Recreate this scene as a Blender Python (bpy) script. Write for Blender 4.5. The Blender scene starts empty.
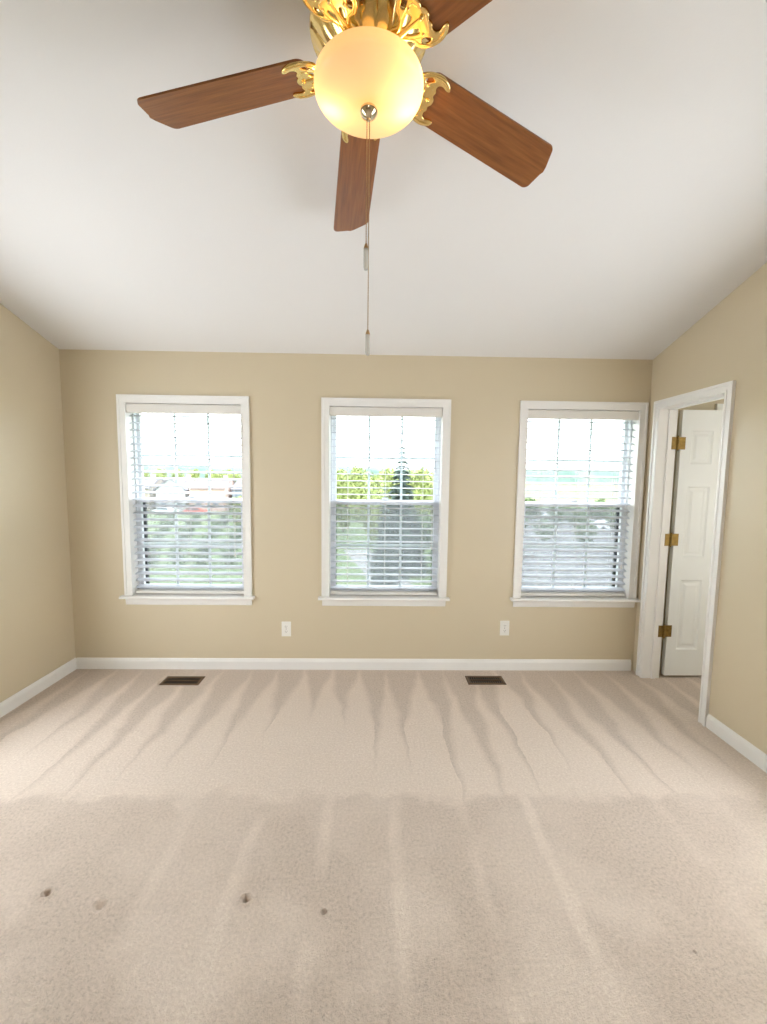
import bpy, bmesh, math, random
from mathutils import Vector, Matrix
random.seed(7)
S = bpy.context.scene
C = S.collection
R = math.radians

# ------------------------------------------------------------------ camera, world, light, exposure
D = 3.05                      # far wall
XL, XR = -2.2744, 2.0202      # side walls
WH, SL = 2.3622, 0.3015       # knee height of the far wall, slope of the vaulted ceiling
YB = -1.9                     # back wall, behind the camera
YRIDGE = 0.55
GZ = -6.5                     # ground outside

def make_camera():
    yaw, pitch, roll = R(1.076), R(-4.894), R(0.6855)
    f = Vector((math.sin(yaw)*math.cos(pitch), math.cos(yaw)*math.cos(pitch), math.sin(pitch)))
    r = Vector((math.cos(yaw), -math.sin(yaw), 0)); u = r.cross(f)
    r2 = r*math.cos(roll)+u*math.sin(roll); u2 = -r*math.sin(roll)+u*math.cos(roll)
    cd = bpy.data.cameras.new('camera'); co = bpy.data.objects.new('camera', cd); C.objects.link(co)
    m = Matrix((r2, u2, -f)).transposed().to_4x4(); m.translation = Vector((0, 0, 1.4823))
    co.matrix_world = m
    cd.sensor_fit = 'VERTICAL'; cd.sensor_height = 36.0; cd.lens = 409.13/1024*36.0
    cd.clip_start = 0.02; cd.clip_end = 2000
    S.camera = co
make_camera()

W = bpy.data.worlds.new('world'); S.world = W; W.use_nodes = True
nt = W.node_tree; bg = nt.nodes['Background']
WORLD_STRENGTH = 5.5
bg.inputs[0].default_value = (0.88, 0.94, 1.0, 1); bg.inputs[1].default_value = WORLD_STRENGTH

def area(name, loc, rot, sx, sy, power, col):
    l = bpy.data.lights.new(name, 'AREA'); l.shape = 'RECTANGLE'; l.size = sx; l.size_y = sy; l.energy = power; l.color = col
    o = bpy.data.objects.new(name, l); C.objects.link(o); o.location = loc; o.rotation_euler = rot
    return o
# sky fill light enters through openings added in the side walls and the back wall, all behind
# the edges of the photograph; an added fill lamp lights the side room
LEFT_OPEN = (1.10, 2.22, 0.35, 2.05)          # y range, z range of the opening in each side wall
RIGHT_OPEN = (0.70, 1.78, 0.35, 2.05)
BACK_OPEN = (-0.25, 0.25, 0.9, 1.4)  # small back-wall opening added to let fill light in
area('side_room_fill', (3.05, 2.03, 1.4), (R(90), 0, 0), 1.2, 1.6, 6, (0.98, 0.985, 1.0))  # fill lamp added at the solid near wall

S.view_settings.view_transform = 'Standard'; S.view_settings.look = 'None'
S.view_settings.exposure = 0.58; S.view_settings.gamma = 1.0; S.view_settings.use_curve_mapping = False

# ------------------------------------------------------------------ helpers
def tag(o, label=None, cat=None, group=None, kind=None):
    if label: o['label'] = label
    if cat: o['category'] = cat
    if group: o['group'] = group
    if kind: o['kind'] = kind
    return o
def empty(name, loc=(0, 0, 0), rz=0.0, parent=None):
    o = bpy.data.objects.new(name, None); C.objects.link(o); o.location = loc; o.rotation_euler = (0, 0, rz)
    o.empty_display_size = 0.1
    if parent: o.parent = parent
    return o
def obj(name, bm, m, parent=None, smooth=False, bevel=0.0, seg=2):
    if bevel > 0:
        es = [e for e in bm.edges if len(e.link_faces) == 2 and e.calc_face_angle(0) > R(40)]
        bmesh.ops.bevel(bm, geom=es, offset=bevel, segments=seg, affect='EDGES', profile=0.6, clamp_overlap=True)
    bmesh.ops.recalc_face_normals(bm, faces=bm.faces)
    me = bpy.data.meshes.new(name); bm.to_mesh(me); bm.free()
    ms = m if isinstance(m, (list, tuple)) else [m]
    for x in ms: me.materials.append(x)
    if smooth:
        for p in me.polygons: p.use_smooth = True
        if smooth != 'all':
            me.set_sharp_from_angle(angle=R(38))
    o = bpy.data.objects.new(name, me); C.objects.link(o)
    if parent: o.parent = parent
    return o
def nb(): return bmesh.new()
def box(bm, x0, x1, y0, y1, z0, z1, mi=0, rot=None, piv=None):
    v = [bm.verts.new((x, y, z)) for x in (x0, x1) for y in (y0, y1) for z in (z0, z1)]
    fs = [(0, 1, 3, 2), (4, 6, 7, 5), (0, 4, 5, 1), (2, 3, 7, 6), (0, 2, 6, 4), (1, 5, 7, 3)]
    for f in fs:
        bm.faces.new([v[i] for i in f]).material_index = mi
    if rot is not None:
        p = Vector(piv if piv else ((x0+x1)/2, (y0+y1)/2, (z0+z1)/2))
        for w in v: w.co = rot @ (w.co-p) + p
    return v
def prism(bm, pts, axis, a0, a1, mi=0):
    """extrude a 2D outline along x ('x': pts are y,z), y (x,z) or z (x,y)"""
    def P(p, a):
        return {'x': (a, p[0], p[1]), 'y': (p[0], a, p[1]), 'z': (p[0], p[1], a)}[axis]
    A = [bm.verts.new(P(p, a0)) for p in pts]; B = [bm.verts.new(P(p, a1)) for p in pts]
    bm.faces.new(A).material_index = mi; bm.faces.new(B[::-1]).material_index = mi
    n = len(pts)
    for i in range(n):
        bm.faces.new((A[i], A[(i+1) % n], B[(i+1) % n], B[i])).material_index = mi
    return A+B
def lathe(bm, prof, n=48, cx=0, cy=0, flute=None, mi=0):
    rings = []
    for r, z in prof:
        if r < 1e-5: rings.append([bm.verts.new((cx, cy, z))]); continue
        rg = []
        for k in range(n):
            a = 2*math.pi*k/n; rr = r
            if flute: rr = r*(1+flute(a, z))
            rg.append(bm.verts.new((cx+rr*math.cos(a), cy+rr*math.sin(a), z)))
        rings.append(rg)
    for a, b in zip(rings, rings[1:]):
        if len(a) == 1 and len(b) == 1: continue
        for k in range(n):
            k2 = (k+1) % n
            if len(a) == 1: f = bm.faces.new((a[0], b[k], b[k2]))
            elif len(b) == 1: f = bm.faces.new((a[k], a[k2], b[0]))
            else: f = bm.faces.new((a[k], a[k2], b[k2], b[k]))
            f.material_index = mi
def tube(bm, pts, r, n=8, mi=0):
    pts = [Vector(p) for p in pts]; rings = []
    rs = r if isinstance(r, (list, tuple)) else [r]*len(pts)
    up = None
    for i, p in enumerate(pts):
        t = (pts[min(i+1, len(pts)-1)]-pts[max(i-1, 0)]).normalized()
        if up is None: up = t.orthogonal().normalized()
        up = (up - t*up.dot(t)).normalized(); s = t.cross(up)
        rings.append([bm.verts.new(p+(up*math.cos(2*math.pi*k/n)+s*math.sin(2*math.pi*k/n))*rs[i]) for k in range(n)])
    for a, b in zip(rings, rings[1:]):
        for k in range(n):
            bm.faces.new((a[k], a[(k+1) % n], b[(k+1) % n], b[k])).material_index = mi
    bm.faces.new(rings[0][::-1]).material_index = mi; bm.faces.new(rings[-1]).material_index = mi
def ball(bm, c, r, u=12, v=8, sc=(1, 1, 1)):
    g = bmesh.ops.create_uvsphere(bm, u_segments=u, v_segments=v, radius=r)
    for w in g['verts']:
        w.co = Vector((w.co.x*sc[0], w.co.y*sc[1], w.co.z*sc[2])) + Vector(c)
def wall_holes(bm, x0, x1, y0, y1, z0, z1, holes):
    xs = sorted(set([x0, x1]+[h[0] for h in holes]+[h[1] for h in holes])); zs = sorted(set([z0, z1]+[h[2] for h in holes]+[h[3] for h in holes]))
    def inhole(a, b, c, d):
        return any(h[0] <= (a+b)/2 <= h[1] and h[2] <= (c+d)/2 <= h[3] for h in holes)
    vc = {}
    def V(x, y, z):
        k = (round(x, 5), round(y, 5), round(z, 5))
        if k not in vc: vc[k] = bm.verts.new(k)
        return vc[k]
    nx, nz = len(xs)-1, len(zs)-1
    solid = [[not inhole(xs[i], xs[i+1], zs[j], zs[j+1]) for j in range(nz)] for i in range(nx)]
    for i in range(nx):
        for j in range(nz):
            if not solid[i][j]: continue
            a, b, c, d = xs[i], xs[i+1], zs[j], zs[j+1]
            bm.faces.new((V(a, y0, c), V(b, y0, c), V(b, y0, d), V(a, y0, d)))
            bm.faces.new((V(a, y1, c), V(a, y1, d), V(b, y1, d), V(b, y1, c)))
            if i == 0 or not solid[i-1][j]: bm.faces.new((V(a, y0, c), V(a, y0, d), V(a, y1, d), V(a, y1, c)))
            if i == nx-1 or not solid[i+1][j]: bm.faces.new((V(b, y0, c), V(b, y1, c), V(b, y1, d), V(b, y0, d)))
            if j == 0 or not solid[i][j-1]: bm.faces.new((V(a, y0, c), V(a, y1, c), V(b, y1, c), V(b, y0, c)))
            if j == nz-1 or not solid[i][j+1]: bm.faces.new((V(a, y0, d), V(b, y0, d), V(b, y1, d), V(a, y1, d)))

# ------------------------------------------------------------------ materials
def newmat(name):
    m = bpy.data.materials.new(name); m.use_nodes = True
    return m, m.node_tree, m.node_tree.nodes['Principled BSDF']
def noise(nt, scale, detail=3.0, vec='Object', rough=0.5, sc=None):
    tc = nt.nodes.new('ShaderNodeTexCoord'); n = nt.nodes.new('ShaderNodeTexNoise')
    n.inputs['Scale'].default_value = scale; n.inputs['Detail'].default_value = detail; n.inputs['Roughness'].default_value = rough
    if sc:
        mp = nt.nodes.new('ShaderNodeMapping'); mp.inputs['Scale'].default_value = sc
        nt.links.new(tc.outputs[vec], mp.inputs[0]); nt.links.new(mp.outputs[0], n.inputs['Vector'])
    else: nt.links.new(tc.outputs[vec], n.inputs['Vector'])
    return n
def ramp(nt, src, stops):
    r = nt.nodes.new('ShaderNodeValToRGB'); e = r.color_ramp.elements
    while len(e) > 1: e.remove(e[-1])
    e[0].position = stops[0][0]; e[0].color = (*stops[0][1], 1)
    for p, c in stops[1:]:
        x = e.new(p); x.color = (*c, 1)
    nt.links.new(src, r.inputs[0]); return r
def bump(nt, src, b, strength, dist=0.01):
    n = nt.nodes.new('ShaderNodeBump'); n.inputs['Strength'].default_value = strength; n.inputs['Distance'].default_value = dist
    nt.links.new(src, n.inputs['Height']); nt.links.new(n.outputs[0], b.inputs['Normal']); return n
def simple(name, col, rough=0.5, metal=0.0, var=0.04, nscale=12, bmp=0.0, bscale=200, spec=0.5, coat=0.0):
    m, nt, b = newmat(name)
    n = noise(nt, nscale)
    lo = tuple(c*(1-var) for c in col); hi = tuple(min(1, c*(1+var)) for c in col)
    r = ramp(nt, n.outputs[0], [(0.3, lo), (0.7, hi)]); nt.links.new(r.outputs[0], b.inputs['Base Color'])
    b.inputs['Roughness'].default_value = rough; b.inputs['Metallic'].default_value = metal
    b.inputs['Specular IOR Level'].default_value = spec
    if coat: b.inputs['Coat Weight'].default_value = coat; b.inputs['Coat Roughness'].default_value = 0.12
    if bmp:
        n2 = noise(nt, bscale, 4); bump(nt, n2.outputs[0], b, bmp, 0.002)
    return m
M = {}
M['wall'] = simple('beige_wall_paint', (0.66, 0.565, 0.40), 0.40, var=0.012, nscale=1.5, bmp=0.12, bscale=90, spec=0.6)
M['ceiling'] = simple('ceiling_paint', (0.79, 0.77, 0.745), 0.7, var=0.01, nscale=1.2, bmp=0.12, bscale=120, spec=0.2)
M['trim'] = simple('white_trim_paint', (0.89, 0.87, 0.83), 0.35, var=0.012, nscale=6)
M['door'] = simple('white_door_paint', (0.83, 0.84, 0.81), 0.4, var=0.015, nscale=5, bmp=0.05, bscale=60)
M['vinyl'] = simple('white_vinyl', (0.84, 0.86, 0.90), 0.35, var=0.01)
M['valance'] = simple('blind_valance', (0.80, 0.77, 0.71), 0.45, var=0.01)
M['cord'] = simple('blind_cord', (0.82, 0.81, 0.80), 0.8, var=0.02)
M['dark'] = simple('dark_screen_frame', (0.02, 0.02, 0.025), 0.5)
M['plate'] = simple('outlet_plastic', (0.88, 0.86, 0.80), 0.3, var=0.01)
M['slot'] = simple('outlet_slot', (0.10, 0.09, 0.08), 0.5)
M['register'] = simple('brown_register_metal', (0.14, 0.085, 0.045), 0.4, 0.5, var=0.1)
M['register_dark'] = simple('register_shade', (0.012, 0.009, 0.007), 0.8)
M['hinge'] = simple('antique_brass', (0.24, 0.155, 0.045), 0.42, 0.85, var=0.2, nscale=60)
M['brass'] = simple('polished_brass', (0.92, 0.68, 0.28), 0.17, 1.0, var=0.05, nscale=20)
M['nickel'] = simple('polished_finial', (0.66, 0.58, 0.42), 0.12, 1.0, var=0.04)
M['chain'] = simple('brass_chain', (0.42, 0.27, 0.13), 0.35, 0.8, var=0.1, nscale=80)
M['brick'] = None

def mat_slat():
    m, nt, b = newmat('blind_slat_vinyl')
    n = noise(nt, 8); r = ramp(nt, n.outputs[0], [(0.3, (0.69, 0.71, 0.77)), (0.7, (0.72, 0.74, 0.80))])
    nt.links.new(r.outputs[0], b.inputs['Base Color']); b.inputs['Roughness'].default_value = 0.4
    t = nt.nodes.new('ShaderNodeBsdfTranslucent'); t.inputs[0].default_value = (0.85, 0.88, 0.95, 1)
    mx = nt.nodes.new('ShaderNodeMixShader'); mx.inputs[0].default_value = 0.03
    nt.links.new(b.outputs[0], mx.inputs[1]); nt.links.new(t.outputs[0], mx.inputs[2])
    nt.links.new(mx.outputs[0], nt.nodes['Material Output'].inputs[0]); return m
M['slat'] = mat_slat()
def mat_glass():
    m, nt, b = newmat('window_glass'); nt.nodes.remove(b)
    t = nt.nodes.new('ShaderNodeBsdfTransparent'); t.inputs[0].default_value = (0.96, 0.98, 0.97, 1)
    g = nt.nodes.new('ShaderNodeBsdfGlossy'); g.inputs['Roughness'].default_value = 0.02
    n = noise(nt, 2); r = ramp(nt, n.outputs[0], [(0, (0.005,)*3), (1, (0.008,)*3)])
    mx = nt.nodes.new('ShaderNodeMixShader')
    nt.links.new(r.outputs[0], mx.inputs[0]); nt.links.new(t.outputs[0], mx.inputs[1]); nt.links.new(g.outputs[0], mx.inputs[2])
    nt.links.new(mx.outputs[0], nt.nodes['Material Output'].inputs[0]); return m
M['glass'] = mat_glass()
def mat_screen():
    m, nt, b = newmat('insect_screen'); nt.nodes.remove(b)
    t = nt.nodes.new('ShaderNodeBsdfTransparent'); t.inputs[0].default_value = (1, 1, 1, 1)
    g = nt.nodes.new('ShaderNodeBsdfTranslucent'); g.inputs[0].default_value = (0.13, 0.13, 0.14, 1)
    n = noise(nt, 3); r = ramp(nt, n.outputs[0], [(0, (0.36,)*3), (1, (0.42,)*3)])
    mx = nt.nodes.new('ShaderNodeMixShader')
    nt.links.new(r.outputs[0], mx.inputs[0]); nt.links.new(t.outputs[0], mx.inputs[1]); nt.links.new(g.outputs[0], mx.inputs[2])
    nt.links.new(mx.outputs[0], nt.nodes['Material Output'].inputs[0]); return m
M['screen'] = mat_screen()
def mat_clear():
    m, nt, b = newmat('clear_acrylic')
    b.inputs['Base Color'].default_value = (0.90, 0.89, 0.85, 1); b.inputs['Roughness'].default_value = 0.12
    n = noise(nt, 60); bump(nt, n.outputs[0], b, 0.1)
    t = nt.nodes.new('ShaderNodeBsdfTransparent'); mx = nt.nodes.new('ShaderNodeMixShader'); mx.inputs[0].default_value = 0.5
    nt.links.new(b.outputs[0], mx.inputs[1]); nt.links.new(t.outputs[0], mx.inputs[2])
    nt.links.new(mx.outputs[0], nt.nodes['Material Output'].inputs[0]); return m
M['clear'] = mat_clear()
def mat_bowl():
    m, nt, b = newmat('frosted_lamp_glass')
    n = noise(nt, 9, 2); r = ramp(nt, n.outputs[0], [(0.2, (0.93, 0.74, 0.48)), (0.8, (0.95, 0.78, 0.53))])
    nt.links.new(r.outputs[0], b.inputs['Base Color']); b.inputs['Roughness'].default_value = 0.22
    nt.links.new(r.outputs[0], b.inputs['Emission Color']); b.inputs['Emission Strength'].default_value = 0.12
    t = nt.nodes.new('ShaderNodeBsdfTranslucent'); t.inputs[0].default_value = (1.0, 0.84, 0.58, 1)
    mx = nt.nodes.new('ShaderNodeMixShader'); mx.inputs[0].default_value = 0.55
    nt.links.new(b.outputs[0], mx.inputs[1]); nt.links.new(t.outputs[0], mx.inputs[2])
    nt.links.new(mx.outputs[0], nt.nodes['Material Output'].inputs[0]); return m
M['bowl'] = mat_bowl()
def mat_wood():
    m, nt, b = newmat('cherry_blade_wood')
    n = noise(nt, 5.0, 5, sc=(1.0, 16.0, 4.0), rough=0.6)
    r = ramp(nt, n.outputs[0], [(0.3, (0.17, 0.056, 0.014)), (0.5, (0.235, 0.082, 0.021)), (0.7, (0.30, 0.112, 0.030))])
    nt.links.new(r.outputs[0], b.inputs['Base Color']); b.inputs['Roughness'].default_value = 0.3
    n2 = noise(nt, 5.0, 3, sc=(2.0, 60.0, 4.0)); bump(nt, n2.outputs[0], b, 0.15, 0.002)
    return m
M['wood'] = mat_wood()
def mat_brick():
    m, nt, b = newmat('house_brick')
    tc = nt.nodes.new('ShaderNodeTexCoord'); mp = nt.nodes.new('ShaderNodeMapping'); mp.inputs['Rotation'].default_value = (R(90), 0, 0)
    br = nt.nodes.new('ShaderNodeTexBrick'); br.inputs['Scale'].default_value = 4.5
    br.inputs['Color1'].default_value = (0.45, 0.26, 0.22, 1); br.inputs['Color2'].default_value = (0.52, 0.33, 0.28, 1); br.inputs['Mortar'].default_value = (0.6, 0.57, 0.55, 1)
    nt.links.new(tc.outputs['Object'], mp.inputs[0]); nt.links.new(mp.outputs[0], br.inputs[0]); nt.links.new(br.outputs[0], b.inputs['Base Color'])
    b.inputs['Roughness'].default_value = 0.9
    return m
M['brick'] = mat_brick()

class G:
    """small arithmetic on node sockets"""
    def __init__(s, nt): s.nt = nt
    def m(s, op, a, b=None, c=None, clamp=False):
        n = s.nt.nodes.new('ShaderNodeMath'); n.operation = op; n.use_clamp = clamp
        for i, v in enumerate((a, b, c)):
            if v is None: continue
            if isinstance(v, (int, float)): n.inputs[i].default_value = v
            else: s.nt.links.new(v, n.inputs[i])
        return n.outputs[0]
    def step(s, x, a, b):      # smooth 0..1 between a and b
        n = s.nt.nodes.new('ShaderNodeMapRange'); n.interpolation_type = 'SMOOTHSTEP'
        s.nt.links.new(x, n.inputs[0])
        for i, v in ((1, a), (2, b), (3, 0.0), (4, 1.0)):
            if isinstance(v, (int, float)): n.inputs[i].default_value = v
            else: s.nt.links.new(v, n.inputs[i])
        return n.outputs[0]
def mat_carpet():
    m, nt, b = newmat('beige_carpet')
    g = G(nt)
    tc = nt.nodes.new('ShaderNodeTexCoord'); sp = nt.nodes.new('ShaderNodeSeparateXYZ'); nt.links.new(tc.outputs['Object'], sp.inputs[0])
    X, Y = sp.outputs[0], sp.outputs[1]
    warp = noise(nt, 1.3, 2).outputs[0]; warp2 = noise(nt, 5, 4).outputs[0]; patch = noise(nt, 2.2, 4).outputs[0]
    big = noise(nt, 0.9, 2).outputs[0]
    # vacuum wedges pointing at the window wall
    xw = g.m('ADD', X, g.m('MULTIPLY', g.m('SUBTRACT', warp, 0.5), 0.16))
    u = g.m('ADD', g.m('DIVIDE', xw, 0.205), g.m('MULTIPLY', g.m('SUBTRACT', warp2, 0.5), 0.40))
    idx = g.m('FLOOR', u)
    wn = nt.nodes.new('ShaderNodeTexWhiteNoise'); wn.noise_dimensions = '1D'; nt.links.new(idx, wn.inputs['W']); rnd = wn.outputs[0]
    fr = g.m('FRACT', u); tri = g.m('MULTIPLY', g.m('ABSOLUTE', g.m('SUBTRACT', fr, 0.5)), 2.0)
    t = g.m('DIVIDE', g.m('SUBTRACT', g.m('SUBTRACT', 3.0, Y), g.m('MULTIPLY', rnd, 0.22)), g.m('ADD', 0.50, g.m('MULTIPLY', rnd, 0.7)))
    w = g.m('SUBTRACT', t, tri)
    far = g.step(w, -0.34, 0.22)
    far = g.m('MULTIPLY', far, g.m('ADD', 0.72, g.m('MULTIPLY', patch, 0.5)), clamp=True)
    # near part: broad dark passes with narrow light seams
    v = g.m('ADD', g.m('DIVIDE', g.m('ADD', X, g.m('MULTIPLY', g.m('SUBTRACT', warp2, 0.5), 0.06)), 0.30), 0.167)
    fv = g.m('ABSOLUTE', g.m('SUBTRACT', g.m('FRACT', v), 0.5))
    seam = g.m('SUBTRACT', 1.0, g.step(fv, 0.03, 0.13))
    near = g.m('ADD', g.m('MULTIPLY', g.m('MULTIPLY', seam, g.m('MULTIPLY', g.step(noise(nt, 2.4, 4).outputs[0], 0.38, 0.60), g.m('SUBTRACT', 1.0, g.m('MULTIPLY', g.step(g.m('ABSOLUTE', g.m('SUBTRACT', X, 0.2)), 0.7, 1.3), 0.75)))), 0.60), g.m('MULTIPLY', g.step(patch, 0.42, 0.60), g.m('ADD', 0.38, g.m('MULTIPLY', g.step(Y, 1.6, 1.0), 0.55))), clamp=True)
    yb = g.m('ADD', Y, g.m('MULTIPLY', g.m('SUBTRACT', warp2, 0.5), 0.30))
    sel = g.step(yb, 1.74, 1.82)
    mixf = g.m('ADD', g.m('MULTIPLY', far, sel), g.m('MULTIPLY', near, g.m('SUBTRACT', 1.0, sel)))
    mixf = g.m('ADD', g.m('MULTIPLY', mixf, 0.85), g.m('MULTIPLY', big, 0.15), clamp=True)
    tuft = noise(nt, 260, 3, rough=0.7); tuft2 = noise(nt, 90, 3, rough=0.7)
    tf = g.m('ADD', g.m('MULTIPLY', g.m('SUBTRACT', tuft.outputs[0], 0.5), 1.3), g.m('MULTIPLY', g.m('SUBTRACT', tuft2.outputs[0], 0.5), 2.4))
    mixf = g.m('ADD', mixf, tf)
    mixf = g.m('MULTIPLY', g.m('ADD', mixf, 0.5), 0.5, clamp=True)
    r = ramp(nt, mixf, [(0.0, (0.50, 0.40, 0.315)), (0.25, (0.67, 0.55, 0.45)), (0.75, (0.84, 0.705, 0.59)), (1.0, (0.95, 0.84, 0.72))])
    nt.links.new(r.outputs[0], b.inputs['Base Color']); b.inputs['Roughness'].default_value = 0.95
    b.inputs['Specular IOR Level'].default_value = 0.1
    b.inputs['Sheen Weight'].default_value = 0.15
    hb = g.m('ADD', g.m('ADD', g.m('MULTIPLY', tuft.outputs[0], 0.5), g.m('MULTIPLY', tuft2.outputs[0], 0.6)), g.m('MULTIPLY', noise(nt, 14, 3).outputs[0], 0.6))
    bump(nt, hb, b, 0.8, 0.014)
    return m
M['carpet'] = mat_carpet()
OUT = 0.47          # real-world albedos for the things outdoors
def mat_ground(name, cols, scale):
    cols = [tuple(v*OUT for v in c) for c in cols]
    m, nt, b = newmat(name); n = noise(nt, scale, 6)
    r = ramp(nt, n.outputs[0], [(0.35, cols[0]), (0.5, cols[1]), (0.65, cols[2])]); nt.links.new(r.outputs[0], b.inputs['Base Color'])
    b.inputs['Roughness'].default_value = 0.95; return m
M['lawn'] = mat_ground('lawn_grass', [(0.20, 0.30, 0.10), (0.27, 0.38, 0.14), (0.34, 0.42, 0.18)], 0.12)
M['field'] = mat_ground('meadow_grass', [(0.24, 0.30, 0.09), (0.29, 0.34, 0.11), (0.33, 0.35, 0.14)], 0.05)
M['asphalt'] = mat_ground('asphalt', [(0.20, 0.20, 0.22), (0.25, 0.25, 0.27), (0.30, 0.30, 0.31)], 0.4)
M['concrete'] = mat_ground('concrete_path', [(0.45, 0.44, 0.45), (0.5, 0.5, 0.5), (0.55, 0.54, 0.54)], 0.6)
M['hill'] = mat_ground('distant_woods', [(0.17, 0.26, 0.22), (0.23, 0.33, 0.27), (0.30, 0.40, 0.28)], 0.03)
M['leaf_bright'] = mat_ground('spring_leaves', [(0.40, 0.48, 0.14), (0.52, 0.60, 0.20), (0.62, 0.66, 0.28)], 0.9)
M['leaf_mid'] = mat_ground('green_leaves', [(0.13, 0.22, 0.09), (0.19, 0.29, 0.11), (0.26, 0.35, 0.15)], 0.9)
M['leaf_dark'] = mat_ground('spruce_needles', [(0.07, 0.12, 0.09), (0.10, 0.15, 0.12), (0.13, 0.19, 0.15)], 1.2)
M['bark'] = mat_ground('bark', [(0.10, 0.07, 0.05), (0.14, 0.10, 0.07), (0.18, 0.13, 0.1)], 3)
M['siding_white'] = mat_ground('white_siding', [(0.66, 0.66, 0.68), (0.7, 0.7, 0.72), (0.72, 0.72, 0.74)], 0.5)
M['siding_blue'] = mat_ground('blue_grey_siding', [(0.30, 0.36, 0.46), (0.34, 0.40, 0.50), (0.37, 0.43, 0.52)], 0.5)
M['siding_tan'] = mat_ground('tan_siding', [(0.52, 0.45, 0.38), (0.56, 0.49, 0.41), (0.6, 0.52, 0.44)], 0.5)
M['roof_grey'] = mat_ground('grey_shingles', [(0.30, 0.28, 0.33), (0.34, 0.32, 0.37), (0.38, 0.36, 0.40)], 1.5)
M['roof_brown'] = mat_ground('brown_shingles', [(0.34, 0.26, 0.26), (0.38, 0.30, 0.29), (0.42, 0.34, 0.32)], 1.5)
M['pane'] = simple('house_window_pane', (0.12, 0.14, 0.18), 0.1)
M['car_red'] = simple('red_car_paint', (0.55, 0.10, 0.07), 0.25, var=0.02)
M['car_white'] = simple('white_car_paint', (0.75, 0.76, 0.78), 0.25, var=0.02)
M['car_grey'] = simple('grey_car_paint', (0.25, 0.27, 0.30), 0.25, var=0.02)
M['rubber'] = simple('tyre_rubber', (0.03, 0.03, 0.03), 0.8)

# ------------------------------------------------------------------ the setting
def build_floor():
    dents = [(-1.15, 1.349, .011, .024), (-0.935, 1.304, .016, .014), (-0.442, 1.324, .011, .024), (-0.163, 1.278, .007, .018), (1.02, 1.15, .0045, .008)]
    def lines(a, b, base, cs):
        L = set(); n = int((b-a)/base)
        for i in range(n+1): L.add(round(a+(b-a)*i/n, 4))
        for c in cs:
            k = -0.035
            while k <= 0.0351: L.add(round(c+k, 4)); k += 0.0035
        L = sorted(L); out = [L[0]]
        for v in L[1:]:
            if v-out[-1] > 0.0012: out.append(v)
        return out
    xs = lines(XL-0.1, XR+0.005, 0.12, [d[0] for d in dents]); ys = lines(YB-0.1, D+0.01, 0.12, [1.349, 1.324, 1.304, 1.278, 1.15])
    bm = nb()
    def h(x, y):
        z = 0.0
        for cx, cy, r, dp in dents:
            q = ((x-cx)**2+((y-cy)*1.2)**2)/(r*r)
            if q < 16: z += -dp*math.exp(-q) + dp*0.16*math.exp(-((math.sqrt(q)-1.9)**2)*2.5)
        return z
    V = [[bm.verts.new((x, y, h(x, y))) for y in ys] for x in xs]
    for i in range(len(xs)-1):
        for j in range(len(ys)-1):
            bm.faces.new((V[i][j], V[i+1][j], V[i+1][j+1], V[i][j+1]))
    o = obj('floor', bm, M['carpet'], smooth='all'); tag(o, 'beige cut-pile carpet with vacuum tracks covering the room floor', 'floor', kind='structure')
    bm = nb(); box(bm, XR+0.005, 4.1, 1.88, D+0.01, -0.05, 0.0)
    o = obj('floor', bm, M['carpet']); tag(o, 'beige carpet floor continuing through the doorway at right', 'floor', kind='structure')
build_floor()

WIN = [(-1.8744, 1), (-0.4038, 2), (1.054, 3), (2.51, 4)]
WW, WT, WB = 0.9458, 2.0511, 0.575; CW = 0.058
WTH = 0.16                                   # far wall thickness
def hole(x): return (x+CW-0.012, x+WW-CW+0.012, WB-0.0165, WT-CW+0.012)
bm = nb(); wall_holes(bm, XL-0.1, XR+0.12, D, D+WTH, -0.05, WH+0.02, [hole(x) for x, n in WIN[:3]])
tag(obj('wall_far', bm, M['wall']), 'beige window wall facing the camera', 'wall', kind='structure')
bm = nb(); wall_holes(bm, XR+0.12, 4.1, D, D+WTH, -0.05, WH+0.02, [hole(2.51)])
tag(obj('wall_side_room_far', bm, M['wall']), 'beige wall seen through the open doorway', 'wall', kind='structure')
def ztop(y): return WH+SL*(D-max(y, YRIDGE))

def side_wall(name, x0, x1, openings, label):
    bm = nb(); ys = sorted({YB-0.1, YRIDGE, D} | {v for o in openings for v in o[:2]})
    for a, b in zip(ys, ys[1:]):
        spans = sorted((o[2], o[3]) for o in openings if o[0] <= (a+b)/2 <= o[1]); z = -0.05
        for lo, hi in spans:
            if lo > z+1e-4: box(bm, x0, x1, a, b, z, lo)
            z = hi
        prism(bm, [(a, z), (b, z), (b, ztop(b)), (a, ztop(a))], 'x', x0, x1)
    bmesh.ops.remove_doubles(bm, verts=bm.verts, dist=1e-4)
    pairs = {}
    for f in bm.faces: pairs.setdefault(tuple(round(v, 4) for v in f.calc_center_median()), []).append(f)
    dead = [f for fs in pairs.values() if len(fs) > 1 for f in fs]
    bmesh.ops.delete(bm, geom=dead, context='FACES_ONLY')
    tag(obj(name, bm, M['wall']), label, 'wall', kind='structure')
DN, DF, DT = 2.378, 2.921, 1.990              # door opening near edge, far edge, head
side_wall('wall_left', XL-0.1, XL, [LEFT_OPEN], 'plain beige left wall under the sloped ceiling')
side_wall('wall_right', XR, XR+0.12, [RIGHT_OPEN, (DN-0.015, DF+0.015, -0.05, DT+0.015)], 'beige right wall with the doorway')
bm = nb(); wall_holes(bm, XL, XR, YB-0.1, YB, 0.0, ztop(YRIDGE), [BACK_OPEN])
tag(obj('wall_back', bm, M['wall']), 'beige wall behind the camera with an added fill-light opening', 'wall', kind='structure')
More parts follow.
